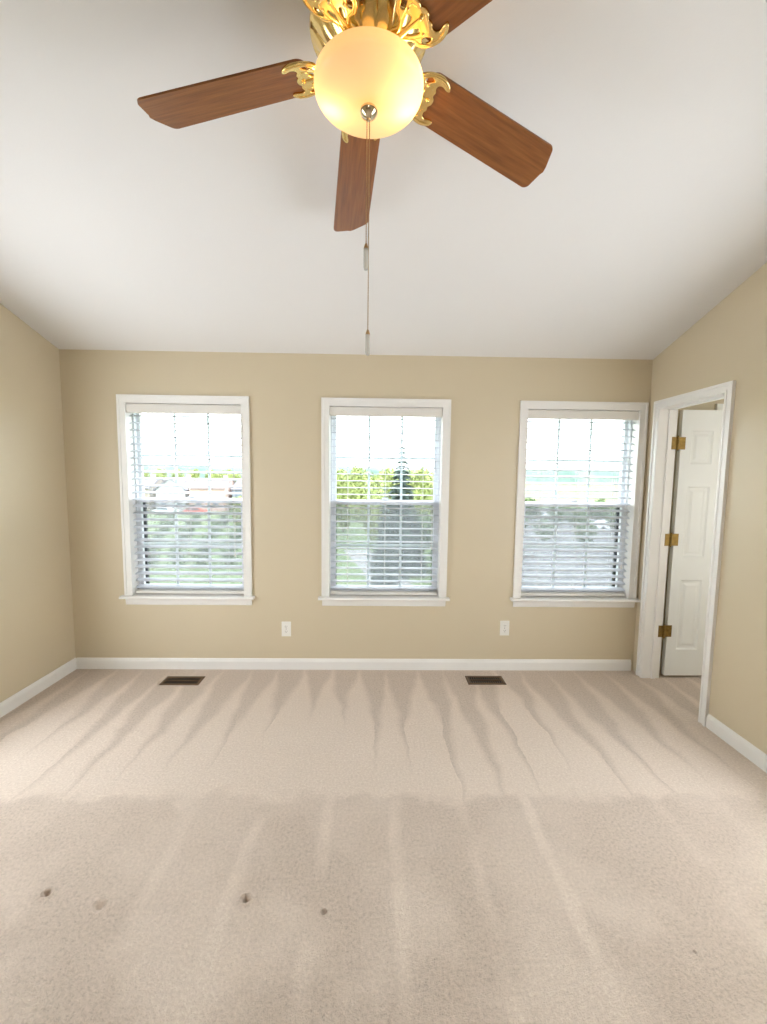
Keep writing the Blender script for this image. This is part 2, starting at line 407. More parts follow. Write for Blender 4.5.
prof = [(D+WTH, WH+0.0005), (D+0.0, WH+0.0005), (YRIDGE, ztop(YRIDGE)+0.0005), (YB-0.1, ztop(YRIDGE)+0.0005), (YB-0.1, ztop(YRIDGE)+0.15), (YRIDGE, ztop(YRIDGE)+0.15), (D+WTH, WH+0.15)]
bm = nb(); prism(bm, prof, 'x', XL-0.1, XR+0.12)
tag(obj('ceiling', bm, M['ceiling']), 'white vaulted ceiling rising from the window wall', 'ceiling', kind='structure')
def side_casing(name, x, s, o, label):  # frame dressing an opening added to let in fill light
    bm = nb(); y0, y1, z0, z1 = o; c = .058
    for (a, b, p, q) in ((y0-c, y0, z0, z1+c), (y1, y1+c, z0, z1+c), (y0, y1, z1, z1+c), (y0-c, y1+c, z0-c, z0)):
        box(bm, min(x, x+s*.014), max(x, x+s*.014), a, b, p, q)
    m = (z0+z1)/2; w = min(x-s*.05, x-s*.02); v = max(x-s*.05, x-s*.02)
    for (a, b, p, q) in ((y0, y0+.035, z0, z1), (y1-.035, y1, z0, z1), (y0+.035, y1-.035, z1-.035, z1), (y0+.035, y1-.035, z0, z0+.035), (y0+.035, y1-.035, m-.02, m+.02)):
        box(bm, w, v, a, b, p, q)
    tag(obj(name, bm, M['trim'], bevel=.002), label, 'window', kind='structure')
side_casing('window_5', XL, 1, LEFT_OPEN, 'white frame of an added fill-light opening in the left wall')
side_casing('window_6', XR, -1, RIGHT_OPEN, 'white frame of an added fill-light opening in the right wall')
# side room shell
bm = nb(); box(bm, 4.0, 4.1, 1.88, D, 0.0, WH); tag(obj('wall_side_room_right', bm, M['wall']), 'beige far right wall of the side room', 'wall', kind='structure')
bm = nb(); box(bm, XR+0.12, 4.0, 1.88, 1.98, 0.0, WH); tag(obj('wall_side_room_near', bm, M['wall']), 'beige near wall of the side room', 'wall', kind='structure')
bm = nb(); box(bm, XR+0.12, 4.1, 1.88, D, WH, WH+0.1); tag(obj('ceiling', bm, M['ceiling']), 'white flat ceiling of the side room', 'ceiling', kind='structure')

def base_profile(): return [(0, 0), (0.013, 0), (0.013, 0.062), (0.009, 0.074), (0.005, 0.083), (0, 0.085)]
def baseboard(name, kind_axis, a0, a1, at, sgn, label):
    bm = nb()
    if kind_axis == 'x': pts = [(at+sgn*p, z) for p, z in base_profile()]; prism(bm, pts, 'x', a0, a1)
    else: pts = [(at+sgn*p, z) for p, z in base_profile()]; prism(bm, pts, 'y', a0, a1)
    tag(obj(name, bm, M['trim']), label, 'baseboard', kind='structure')
baseboard('baseboard_far', 'x', XL+0.013, XR-0.02, D, -1, 'white baseboard below the three windows')
baseboard('baseboard_left', 'y', YB, D, XL, 1, 'white baseboard along the left wall')
baseboard('baseboard_right', 'y', YB, 2.318, XR, -1, 'white baseboard running from doorway along right wall')

def casing_bar(bm, x0, x1, z0, z1, vertical, y=D, outer='lo'):
    """moulded casing bar on the far wall: a flat with a raised outer band and a small inner bead"""
    box(bm, x0, x1, y-0.014, y, z0, z1)
def window(x, n, label, blind=True):
    w = empty('window_%d' % n, (x+WW/2, D, WB)); tag(w, label, 'window', kind='structure')
    X = -WW/2; Z = -WB                        # local frame
    def L(bm):
        for v in bm.verts: v.co -= Vector((x+WW/2, D, WB))
        return bm
    # moulded casing with mitred look: outer band thicker, inner bead
    bm = nb(); x1 = x+WW
    for (a, b, c, d, t) in ((x, x+CW, WB, WT, .013), (x1-CW, x1, WB, WT, .013), (x+CW, x1-CW, WT-CW, WT, .013)):
        box(bm, a, b, D-t, D, c, d)
    for (a, b, c, d, t) in ((x, x+.016, WB, WT, .019), (x1-.016, x1, WB, WT, .019), (x+.016, x1-.016, WT-.016, WT, .019)):
        box(bm, a, b, D-t, D-.0125, c, d)
    for (a, b, c, d, t) in ((x+CW-.009, x+CW, WB, WT-CW+.009, .017), (x1-CW, x1-CW+.009, WB, WT-CW+.009, .017), (x+CW, x1-CW, WT-CW, WT-CW+.009, .017)):
        box(bm, a, b, D-t, D-.0125, c, d)
    obj('casing', L(bm), M['trim'], w, bevel=.002)
    ix0, ix1, iz0, iz1 = x+CW, x1-CW, WB, WT-CW
    bm = nb()
    box(bm, ix0-.012, ix0, D-.001, D+.068, iz0, iz1); box(bm, ix1, ix1+.012, D-.001, D+.068, iz0, iz1); box(bm, ix0-.012, ix1+.012, D-.001, D+.068, iz1, iz1+.012)
    obj('jamb', L(bm), M['trim'], w)
    bm = nb(); prism(bm, [(D-.050, WB-.004), (D-.054, WB-.011), (D-.050, WB-.018), (D+.068, WB-.016), (D+.068, WB), (D-.046, WB)], 'x', x-.022, x1+.022 if n != 3 else XR-.002)
    obj('stool', L(bm), M['trim'], w, bevel=.0015)
    bm = nb(); prism(bm, [(D, WB-.018), (D-.020, WB-.018), (D-.016, WB-.030), (D-.013, WB-.060), (D-.009, WB-.072), (D, WB-.074)], 'x', x+.004, x1-.004)
    obj('apron', L(bm), M['trim'], w)
    # vinyl frame
    F = .020; yo0, yo1 = D+.068, D+.126
    bm = nb()
    box(bm, ix0-.012, ix0+F-.006, yo0, yo1, iz0, iz1+.012); box(bm, ix1-F+.006, ix1+.012, yo0, yo1, iz0, iz1+.012)
    box(bm, ix0+F-.006, ix1-F+.006, yo0, yo1, iz1-F+.006, iz1+.012); box(bm, ix0+F-.006, ix1-F+.006, yo0, yo1, iz0, iz0+F-.006)
    obj('frame', L(bm), M['vinyl'], w, bevel=.002)
    zm = 1.285
    def sash(name, y0, y1, z0, z1, top, bot):
        a, b = ix0+.013, ix1-.013; st = .027
        bm = nb(); box(bm, a, a+st, y0, y1, z0, z1); box(bm, b-st, b, y0, y1, z0, z1); box(bm, a+st, b-st, y0, y1, z1-top, z1); box(bm, a+st, b-st, y0, y1, z0, z0+bot)
        s = obj(name, L(bm), M['vinyl'], w, bevel=.0025)
        ga, gb, g0, g1 = a+st, b-st, z0+bot, z1-top; ym = (y0+y1)/2
        bm = nb(); box(bm, ga, gb, ym-.002, ym+.002, g0, g1); p = obj('glass', L(bm), M['glass'], s)
        bm = nb()
        for k in (1, 2):
            c = ga+(gb-ga)*k/3; box(bm, c-.009, c+.009, ym+.003, ym+.010, g0, g1)
        c = (g0+g1)/2; box(bm, ga, gb, ym+.0035, ym+.0095, c-.009, c+.009)
        obj('muntin_grid', L(bm), M['vinyl'], s)
        return s
    sash('upper_sash', D+.098, D+.122, zm-.014, iz1-.018, .030, .034)
    lo = sash('lower_sash', D+.072, D+.096, iz0+.018, zm+.020, .036, .045)
    bm = nb(); cx = (ix0+ix1)/2
    box(bm, cx-.03, cx+.03, D+.074, D+.096, zm+.020, zm+.030); box(bm, cx-.012, cx+.02, D+.070, D+.082, zm+.028, zm+.038)
    obj('sash_lock', L(bm), M['vinyl'], lo, bevel=.003)
    # insect screen outside the lower half, in a dark frame
    a, b, z0, z1 = ix0+.024, ix1-.024, iz0+.030, zm-.006
    bm = nb(); y0, y1 = D+.124, D+.148
    box(bm, a, a+.016, y0, y1, z0, z1); box(bm, b-.016, b, y0, y1, z0, z1); box(bm, a+.016, b-.016, y0, y1, z1-.012, z1); box(bm, a+.016, b-.016, y0, y1, z0, z0+.012)
    sf = obj('screen_frame', L(bm), M['dark'], w)
    bm = nb(); box(bm, a+.016, b-.016, D+.136, D+.1375, z0+.012, z1-.012); obj('screen_mesh', L(bm), M['screen'], sf)
    # exterior brick mould and brick reveal
    bm = nb()
    for (p, q, c, d) in ((ix0-.012, ix0+.008, WB, iz1+.012), (ix1-.008, ix1+.012, WB, iz1+.012)):
        box(bm, p, q, D+.126, D+WTH+.02, c, d)
    box(bm, ix0+.008, ix1-.008, D+.126, D+WTH+.02, iz1-.004, iz1+.012)
    obj('brick_mould', L(bm), M['vinyl'], w)
    return w
for (x, n), lab in zip(WIN, ('white double-hung window at the left of the far wall', 'white double-hung window in the middle of the far wall', 'white double-hung window nearest the doorway', 'white window beyond the doorway mostly behind the door')):
    window(x, n, lab)

# ------------------------------------------------------------------ doorway and door leaf
dr = empty('door_1', (XR, (DN+DF)/2, 0)); tag(dr, 'white panel door standing open into the side room, in white casing', 'door', kind='structure')
O = Vector((XR, (DN+DF)/2, 0))
def DL(bm):
    for v in bm.verts: v.co -= O
    return bm
CWD = .057
bm = nb()
y0, y1 = DN-CWD, DF+CWD
for (a, b, c, d) in ((y0, DN, 0, DT+CWD), (DF, y1, 0, DT+CWD), (DN, DF, DT, DT+CWD)):
    box(bm, XR-.013, XR, a, b, c, d)
for (a, b, c, d) in ((y0, y0+.017, 0, DT+CWD), (y1-.017, y1, 0, DT+CWD), (y0+.017, y1-.017, DT+CWD-.017, DT+CWD)):
    box(bm, XR-.020, XR-.0125, a, b, c, d)
for (a, b, c, d) in ((DN-.016, DN-.005, 0, DT+.016), (DF+.005, DF+.016, 0, DT+.016), (DN-.005, DF+.005, DT+.005, DT+.016)):
    box(bm, XR-.017, XR-.0125, a, b, c, d)
obj('casing', DL(bm), M['trim'], dr, bevel=.002)
bm = nb()
box(bm, XR, XR+.12, DN-.015, DN, 0, DT+.015); box(bm, XR, XR+.12, DF, DF+.015, 0, DT+.015); box(bm, XR, XR+.12, DN, DF, DT, DT+.015)
box(bm, XR+.055, XR+.082, DN, DN+.011, 0, DT); box(bm, XR+.055, XR+.082, DF-.011, DF, 0, DT); box(bm, XR+.055, XR+.082, DN+.011, DF-.011, DT-.011, DT)
jm = obj('door_jamb', DL(bm), M['trim'], dr, bevel=.0015)
# leaf: opened square, its hinge edge just past the jamb
LX0, LX1, LY0, LY1, LZ0, LZ1 = XR+.163, XR+.163+.56, 2.928, 2.962, .018, 1.985
bm = nb()
cols = [(LX0+.075, LX0+.235), (LX0+.325, LX0+.485)]; rows = [(.22, .75), (.92, 1.44), (1.60, 1.84)]
xs = sorted([LX0, LX1]+[v for c in cols for v in c]); zs = sorted([LZ0, LZ1]+[v for c in rows for v in c])
V = {}
def vv(x, y, z):
    k = (round(x, 4), round(y, 4), round(z, 4))
    if k not in V: V[k] = bm.verts.new(k)
    return V[k]
for side, sg in ((LY0, 1), (LY1, -1)):
    for i in range(len(xs)-1):
        for j in range(len(zs)-1):
            a, b, c, d = xs[i], xs[i+1], zs[j], zs[j+1]
            if (a, b) in cols and (c, d) in rows:
                rings = []
                for ins, dep in ((0, 0), (.010, .008), (.026, .009), (.042, .003)):
                    rings.append([vv(a+ins, side+sg*dep, c+ins), vv(b-ins, side+sg*dep, c+ins), vv(b-ins, side+sg*dep, d-ins), vv(a+ins, side+sg*dep, d-ins)])
                for r0, r1 in zip(rings, rings[1:]):
                    for k in range(4): bm.faces.new((r0[k], r0[(k+1) % 4], r1[(k+1) % 4], r1[k]))
                bm.faces.new(rings[-1])
            else:
                bm.faces.new((vv(a, side, c), vv(b, side, c), vv(b, side, d), vv(a, side, d)))
for i in range(len(xs)-1):
    for z in (LZ0, LZ1): bm.faces.new((vv(xs[i], LY0, z), vv(xs[i+1], LY0, z), vv(xs[i+1], LY1, z), vv(xs[i], LY1, z)))
for j in range(len(zs)-1):
    for xx in (LX0, LX1): bm.faces.new((vv(xx, LY0, zs[j]), vv(xx, LY0, zs[j+1]), vv(xx, LY1, zs[j+1]), vv(xx, LY1, zs[j])))
leaf = obj('door_leaf', DL(bm), M['door'], dr)
def hinge(z):
    bm = nb(); h = .044
    box(bm, XR+.085, XR+.126, DF-.0035, DF-.001, z-h, z+h)            # leaf on the jamb face
    box(bm, XR+.136, LX0+.030, DF+.0030, DF+.0062, z-h, z+h)          # leaf on the door
    box(bm, XR+.124, XR+.138, DF-.0025, DF+.004, z-h, z+h)
    for k in range(5):
        bmesh.ops.create_cone(bm, cap_ends=True, segments=14, radius1=.0068, radius2=.0068, depth=.0165, matrix=Matrix.Translation((XR+.131, DF-.0065, z-.035+k*.0175)))
    for zz in (z-h-.003, z+h+.003): ball(bm, (XR+.131, DF-.0065, zz), .0062, 10, 6)
    for zz in (-.028, 0, .028):
        for xx in (XR+.098, LX0+.018):
            bmesh.ops.create_cone(bm, cap_ends=True, segments=10, radius1=.004, radius2=.003, depth=.002, matrix=Matrix.Translation((xx, DF-.0040 if xx < XR+.12 else DF+.0024, z+zz)) @ Matrix.Rotation(R(90), 4, 'X'))
    hg = obj('hinge', DL(bm), M['hinge'], dr); hg['label'] = 'brass butt hinge'
for z in (.363, 1.050, 1.748): hinge(z)
bm = nb()   # knob on the free side of the leaf
for s, yy in ((-1, LY0), (1, LY1)):
    for r, dd in ((.028, .003), (.012, .018)):
        bmesh.ops.create_cone(bm, cap_ends=True, segments=20, radius1=r, radius2=r*.9, depth=dd*2, matrix=Matrix.Translation((LX1-.06, yy+s*dd, .95)) @ Matrix.Rotation(R(90), 4, 'X'))
    ball(bm, (LX1-.06, yy+s*.048, .95), .026, 16, 10, (1, .8, 1))
kn = obj('door_knob', DL(bm), M['hinge'], dr, smooth=True)
# ------------------------------------------------------------------ blinds
def make_blind(x, tilt, n, label):
    ix0, ix1, iz0, iz1 = x+CW+.004, x+WW-CW-.004, WB, WT-CW
    cx = (ix0+ix1)/2; hw = (ix1-ix0)/2
    b = empty('window_blind', (cx, D+.035, iz0)); tag(b, label, 'blind', 'venetian blinds in the three windows')
    def P(bm):
        for v in bm.verts: v.co -= Vector((cx, D+.035, iz0))
        return bm
    bm = nb(); box(bm, ix0, ix1, D+.012, D+.062, iz1-.058, iz1-.002); obj('headrail', P(bm), M['valance'], b, bevel=.002)
    bm = nb(); prism(bm, [(D+.001, iz1-.003), (D+.010, iz1-.003), (D+.010, iz1-.069), (D+.001, iz1-.069), (D-.003, iz1-.060), (D-.003, iz1-.012)], 'x', ix0-.002, ix1+.002)
    obj('valance', P(bm), M['valance'], b, bevel=.0015)
    top, bot = iz1-.085, iz0+.058
    ns = 26; rot = Matrix.Rotation(tilt, 3, 'X')
    bm = nb(); yc = D+.040
    for i in range(ns):
        z = bot+(top-bot)*i/(ns-1)
        sec = [(-.025, 0), (-.013, .0022), (0, .003), (.013, .0022), (.025, 0)]
        up = [rot @ Vector((0, a, h+.0016)) for a, h in sec]; dn = [rot @ Vector((0, a, h-.0016)) for a, h in sec]
        pts = [(yc+p.y, z+p.z) for p in up]+[(yc+p.y, z+p.z) for p in dn[::-1]]
        prism(bm, pts, 'x', ix0+.004, ix1-.004)
    obj('slats', P(bm), M['slat'], b)
    bm = nb(); prism(bm, [(yc-.025, iz0+.008), (yc-.025, iz0+.026), (yc-.018, iz0+.030), (yc+.018, iz0+.030), (yc+.025, iz0+.026), (yc+.025, iz0+.008)], 'x', ix0+.004, ix1-.004)
    obj('bottom_rail', P(bm), M['valance'], b, bevel=.0015)
    for fx in (.155, .5, .845):
        xx = ix0+(ix1-ix0)*fx
        bm = nb()
        for yy in (yc-.0265, yc+.0265): tube(bm, [(xx, yy, iz0+.03), (xx, yy, iz1-.06)], .0007, 5)
        tube(bm, [(xx+.004, yc, iz0+.03), (xx+.004, yc, iz1-.06)], .0009, 5)
        obj('ladder_cord', P(bm), M['cord'], b)
    bm = nb(); xx = ix1-.06
    tube(bm, [(xx, D+.002, iz1-.070), (xx-.003, D-.004, iz1-.3), (xx-.002, D-.005, .83+n*.07)], .0011, 5)
    tube(bm, [(xx+.012, D+.002, iz1-.070), (xx+.008, D-.004, iz1-.3), (xx+.004, D-.005, .83+n*.07)], .0011, 5)
    lathe(bm, [(0, .80+n*.07), (.007, .803+n*.07), (.006, .82+n*.07), (.002, .833+n*.07), (0, .834+n*.07)], 10, xx+.001, D-.005)
    obj('lift_cord', P(bm), M['cord'], b)
    return b
make_blind(WIN[0][0], R(15), 1, 'white venetian blind hanging in the left window, nearest the left wall')
make_blind(WIN[1][0], R(2), 2, 'white venetian blind with flat open slats hanging in the middle window')
make_blind(WIN[2][0], R(15), 0, 'white venetian blind hanging in the right window, beside the doorway')

# ------------------------------------------------------------------ outlets and floor registers
def outlet(x, z, label):
    o = empty('wall_outlet', (x, D, z)); tag(o, label, 'outlet', 'outlets on the far wall')
    bm = nb(); box(bm, -.035, .035, -.006, 0, -.057, .057); obj('cover_plate', bm, M['plate'], o, bevel=.0025)
    for s in (-1, 1):
        bm = nb()
        pts = []
        for k in range(28):
            a = 2*math.pi*k/28; pts.append((.0172*math.cos(a), s*.0195+max(-.0138, min(.0138, .0172*math.sin(a)))))
        prism(bm, pts, 'y', -.0085, -.0055)
        r = obj('receptacle', bm, M['plate'], o)
        bm = nb(); zc = s*.0195
        box(bm, -.0078, -.0054, -.0090, -.0080, zc-.001, zc+.008); box(bm, .0054, .0078, -.0090, -.0080, zc, zc+.0075)
        bmesh.ops.create_cone(bm, cap_ends=True, segments=12, radius1=.0026, radius2=.0026, depth=.001, matrix=Matrix.Translation((0, -.0086, zc-.0075)) @ Matrix.Rotation(R(90), 4, 'X'))
        obj('slots', bm, M['slot'], r)
    bm = nb(); bmesh.ops.create_cone(bm, cap_ends=True, segments=14, radius1=.003, radius2=.0025, depth=.0015, matrix=Matrix.Translation((0, -.0066, 0)) @ Matrix.Rotation(R(90), 4, 'X'))
    obj('screw', bm, M['slot'], o)
outlet(-.674, .318, 'white duplex outlet between the left and middle windows')
outlet(1.001, .333, 'white duplex outlet below the left edge of the right window')
def register(x, y, label):
    o = empty('floor_register', (x, y, 0)); tag(o, label, 'floor vent', 'floor vents below the windows')
    a, b = .138, .062
    bm = nb(); lo = []
    rings = []
    for (dx, z) in ((0, -.004), (0, .003), (.004, .006), (.016, .006), (.019, .003), (.019, -.006)):
        rings.append([bm.verts.new((sx*(a-dx), sy*(b-dx), z)) for sx, sy in ((-1, -1), (1, -1), (1, 1), (-1, 1))])
    for r0, r1 in zip(rings, rings[1:]):
        for k in range(4): bm.faces.new((r0[k], r0[(k+1) % 4], r1[(k+1) % 4], r1[k]))
    obj('frame', bm, M['register'], o)
    bm = nb(); box(bm, -a+.017, a-.017, -b+.017, b-.017, .0004, .0012); obj('shade_backing', bm, M['register_dark'], o)  # near-black sheet standing in for the shade inside the vent
    bm = nb()
    for s in (-1, 1):
        for k in range(15):
            xx = -a+.026+k*(2*a-.052)/14
            box(bm, xx-.0012, xx+.0012, min(s*.003, s*(b-.019)), max(s*.003, s*(b-.019)), .0012, .0052, rot=Matrix.Rotation(R(18), 3, 'Y'))
    box(bm, -a+.019, a-.019, -.003, .003, .0012, .0055)
    obj('louvers', bm, M['register'], o)
register(-1.381, 2.860, 'brown metal floor vent in the carpet below the left window')
register(.818, 2.879, 'brown metal floor vent in the carpet between middle and right windows')

# ------------------------------------------------------------------ ceiling fan
FX, FY, FZ = -.032, 1.2585, 2.645
def curve_mesh(name, splines, extrude, bev):
    cu = bpy.data.curves.new(name, 'CURVE'); cu.dimensions = '2D'; cu.fill_mode = 'BOTH'; cu.extrude = extrude; cu.bevel_depth = bev; cu.bevel_resolution = 1
    for pts in splines:
        s = cu.splines.new('POLY'); s.points.add(len(pts)-1); s.use_cyclic_u = True
        for p, (x, y) in zip(s.points, pts): p.co = (x, y, 0, 1)
    o = bpy.data.objects.new(name, cu); C.objects.link(o)
    dg = bpy.context.evaluated_depsgraph_get(); me = bpy.data.meshes.new_from_object(o.evaluated_get(dg))
    bpy.data.objects.remove(o); bpy.data.curves.remove(cu)
    return me
def catmull(P, n=6):
    out = []; N = len(P)
    for i in range(N):
        p0, p1, p2, p3 = [Vector((*P[(i+k) % N], 0)) for k in (-1, 0, 1, 2)]
        for k in range(n):
            t = k/n
            v = .5*((2*p1)+(-p0+p2)*t+(2*p0-5*p1+4*p2-p3)*t*t+(-p0+3*p1-3*p2+p3)*t**3); out.append((v.x, v.y))
    return out
fan = empty('ceiling_fan', (FX, FY, FZ))
tag(fan, 'five-blade ceiling fan with brass housing and lit frosted glass bowl', 'ceiling fan')
zc_ = ztop(FY)-FZ
bm = nb()     # canopy against the slope
lathe(bm, [(.0, zc_-.075), (.03, zc_-.075), (.05, zc_-.06), (.066, zc_-.03), (.072, zc_+.0), (.0, zc_+.0)], 40)
for v in bm.verts:
    if v.co.z > zc_-.001: v.co.z = zc_-.0015-SL*v.co.y
obj('canopy', bm, M['brass'], fan, smooth=True)
bm = nb(); tube(bm, [(0, 0, .150), (0, 0, zc_-.07)], .012, 16); obj('downrod', bm, M['brass'], fan, smooth=True)
NF = 16
def fl(a, z):
    return .055*abs(math.cos(a*NF/2))**.6*max(0, min(1, (.085-z)/.05))
bm = nb()
lathe(bm, [(0, .155), (.035, .155), (.06, .145), (.115, .135), (.150, .118), (.164, .100), (.166, .070), (.163, .062), (.150, .056), (.138, .040), (.118, .018), (.102, .004), (.096, -.004), (0, -.004)], 160, flute=lambda a, z: fl(a, z) if z < .06 and z > 0 else 0)
obj('motor_housing', bm, M['brass'], fan, smooth=True)
bm = nb()
lathe(bm, [(0, -.004), (.060, -.004), (.075, -.010), (.082, -.020), (.080, -.036), (.090, -.044), (.094, -.052), (.090, -.058), (0, -.058)], 64)
obj('light_fitter', bm, M['brass'], fan, smooth=True)
# glass bowl
BR, BZ, BC = .1545, -.068, .043
bm = nb()
prof = [(.149, .012), (.152, .011), (.1540, .006), (BR, 0)]
for k in range(1, 25):
    a = k/24*math.pi/2; e = 2/2.6
    prof.append((BR*math.cos(a)**e if k < 24 else .0, -BC*math.sin(a)**e))
inner = [(max(r-.003, 0), z+.003 if z < 0 else z) for r, z in prof[::-1]]
lathe(bm, [(r, z+BZ) for r, z in prof], 72)
obj('glass_bowl', bm, M['bowl'], fan, smooth='all')
zb = BZ-BC
bm = nb(); lathe(bm, [(0, zb+.002), (.004, zb+.002), (.005, zb-.001), (.003, zb-.002), (.014, zb-.004), (.023, zb-.011), (.025, zb-.018), (.021, zb-.026), (.010, zb-.033), (.005, zb-.036), (.0045, zb-.040), (0, zb-.041)], 32)
obj('finial', bm, M['nickel'], fan, smooth=True)
# bulbs under the bowl with their light
for k, (bx, by) in enumerate(((-.104, .030), (.104, .030), (.104, -.030))):
    bm = nb(); ball(bm, (bx, by, BZ+(-.004, -.004, .022)[k]), .013, 12, 8)
    e = simple('bulb_glass', (1, .9, .7), .4) if k == 0 else bpy.data.materials['bulb_glass']
    if k == 0:
        pb = e.node_tree.nodes['Principled BSDF']; pb.inputs['Emission Color'].default_value = (1, .78, .42, 1); pb.inputs['Emission Strength'].default_value = 3
    obj('bulb', bm, e, fan, smooth=True)
    l = bpy.data.lights.new('bulb_light', 'POINT'); l.energy = (.55, .52, .75)[k]; l.color = (1, .66, .30); l.shadow_soft_size = .018
    lo = bpy.data.objects.new('bulb_light', l); C.objects.link(lo); lo.parent = fan; lo.location = (bx, by, BZ+(-.004, -.004, .022)[k])
# pull chains
def chain(x, y, z0, z1, nm):
    bm = nb(); z = z0
    while z > z1:
        ball(bm, (x, y, z), .0019, 6, 4); z -= .0046
    tube(bm, [(x, y, z0), (x, y, z1)], .0008, 5)
    ch = obj('pull_chain', bm, M['chain'], fan, smooth=True)
    bm = nb(); lathe(bm, [(0, z1+.002), (.003, z1), (.0055, z1-.007), (.0075, z1-.014), (0, z1-.014)], 14, x, y)
    obj('fob_cap', bm, M['chain'], ch, smooth=True)
    bm = nb(); lathe(bm, [(0, z1-.014), (.0068, z1-.014), (.0072, z1-.03), (.0072, z1-.062), (.0055, z1-.072), (0, z1-.075)], 16, x, y)
    f = obj('fob', bm, M['clear'], ch, smooth=True); f['label'] = 'clear acrylic pull'
chain(-.0045, -.004, zb-.034, 2.158-FZ, 0)
chain(.0025, .003, zb-.034, 1.918-FZ, 1)
# blades
def blade_outline():
    r0, r1 = .172, .694
    hw0, hw1 = .068, .077
    P = []
    def arc(cx, cy, r, a0, a1, n=6):
        for k in range(n+1):
            a = R(a0+(a1-a0)*k/n); P.append((cx+r*math.cos(a), cy+r*math.sin(a)))
    arc(r0+.03, -hw0+.03, .03, 180, 270)
    arc(r1-.050, -hw1+.022, .022, 270, 335)
    P.append((r1-.006, -.018)); P.append((r1, .0)); P.append((r1-.004, .012))
    arc(r1-.028, hw1-.022, .022, 15, 90)
    arc(r0+.03, hw0-.03, .03, 90, 180)
    return P
half = [(.082, .020), (.105, .026), (.128, .020), (.145, .034), (.150, .054), (.170, .070), (.200, .078), (.222, .075), (.238, .065), (.242, .055), (.232, .054), (.218, .058), (.206, .053), (.202, .041), (.207, .030), (.205, .018), (.212, .007)]
iron_pts = half+[(x, -y) for x, y in half[::-1]]
iron_pts = [(x, y*.86) for x, y in iron_pts]
iron_out = catmull(iron_pts, 5)
h1 = [(.160, .050), (.170, .040), (.184, .048), (.192, .058), (.180, .064), (.166, .060)]
h2 = [(.134, .010), (.150, .022), (.168, .030), (.176, .020), (.168, .010), (.150, .005)]
h1 = [(x, y*.86) for x, y in h1]; h2 = [(x, y*.86) for x, y in h2]
holes = [catmull(h1, 4), catmull([(x, -y) for x, y in h1[::-1]], 4), catmull(h2, 4), catmull([(x, -y) for x, y in h2[::-1]], 4), catmull([(.092, .006), (.104, .013), (.118, .006), (.118, -.006), (.104, -.013), (.092, -.006)], 4)]
iron_me = curve_mesh('iron', [iron_out]+holes, .0018, .0022); iron_me.name = 'blade_iron'
iron_me.materials.clear(); iron_me.materials.append(M['brass'])
for p in iron_me.polygons: p.use_smooth = True
iron_me.set_sharp_from_angle(angle=R(50))
AZ0 = math.radians(90)+0.1397            # first blade points almost straight at the window wall
PITCH, DROOP = R(-13), R(5.6)
first = None
for k in range(5):
    a = AZ0+k*R(72)
    if first is None:
        bm = nb(); prism(bm, blade_outline(), 'z', -.003, .003)
        bl = obj('fan_blade', bm, M['wood'], fan, bevel=.0015); 
        ir = bpy.data.objects.new('blade_iron', iron_me); C.objects.link(ir); ir.parent = bl; ir.location = (0, 0, -.0068)
        bm = nb()   # raised scroll ridges, screws and the arm into the hub
        for s in (-1, 1):
            tube(bm, [(.100, s*.011, -.010), (.128, s*.011, -.010), (.148, s*.026, -.010), (.156, s*.044, -.010), (.176, s*.058, -.010), (.205, s*.062, -.010), (.226, s*.058, -.010), (.237, s*.050, -.009)], [.0025, .003, .003, .003, .003, .0035, .004, .002], 8)
            tube(bm, [(.148, s*.026, -.010), (.176, s*.036, -.010), (.194, s*.034, -.010), (.200, s*.020, -.009), (.207, 0, -.009)], .002, 8)
            ball(bm, (.178, s*.031, -.0095), .0045, 10, 6)
        tube(bm, [(.070, 0, .008), (.095, 0, -.004), (.120, 0, -.009), (.150, 0, -.011), (.205, 0, -.010)], [.010, .010, .008, .005, .003], 10)
        ball(bm, (.196, 0, -.012), .006, 10, 6)
        sc = obj('iron_scrolls', bm, M['brass'], bl, smooth=True)
        # three levels at most: ridges belong to the iron mesh
        first = (bl, ir, sc)
    else:
        bl = first[0].copy(); C.objects.link(bl); bl.parent = fan
        for ch in first[1:]:
            c2 = ch.copy(); C.objects.link(c2); c2.parent = bl
    bl.matrix_local = Matrix.Translation((0, 0, .007)) @ Matrix.Rotation(a, 4, 'Z') @ Matrix.Rotation(DROOP, 4, 'Y') @ Matrix.Rotation(PITCH, 4, 'X')

# ------------------------------------------------------------------ outside
def structure_box(name, m, x0, x1, y0, y1, z0, z1, label, cat):
    bm = nb(); box(bm, x0, x1, y0, y1, z0, z1); tag(obj(name, bm, M[m]), label, cat, kind='structure')
structure_box('ground', 'lawn', -160, 160, 5, 130, GZ-.3, GZ, 'green lawn outside below the windows', 'ground')
structure_box('meadow', 'field', -600, 600, 130, 690, GZ-.3, GZ-.02, 'pale yellow-green meadow beyond the houses', 'ground')
bm = nb(); prism(bm, [(7, 24), (24, 24), (88, 112), (34, 112)], 'z', GZ, GZ+.03)
tag(obj('parking_lot', bm, M['asphalt']), 'grey asphalt lot seen through the right window', 'ground', kind='structure')
bm = nb(); prism(bm, [(.5, 20), (4.6, 20), (1.6, 36), (-.6, 44), (-3.5, 44), (-1.0, 34)], 'z', GZ, GZ+.04)
tag(obj('path', bm, M['concrete']), 'pale concrete path seen low in the middle window', 'path', kind='structure')
bm = nb(); n = 90; vs = []
for k in range(n+1):
    x = -700+1400*k/n
    vs.append((x, GZ+22+7.0*math.exp(-((x-330)/85)**2)+2.0*math.sin(k*.35)+1.2*math.sin(k*1.3)+random.uniform(-.5, .5)))
rows = []
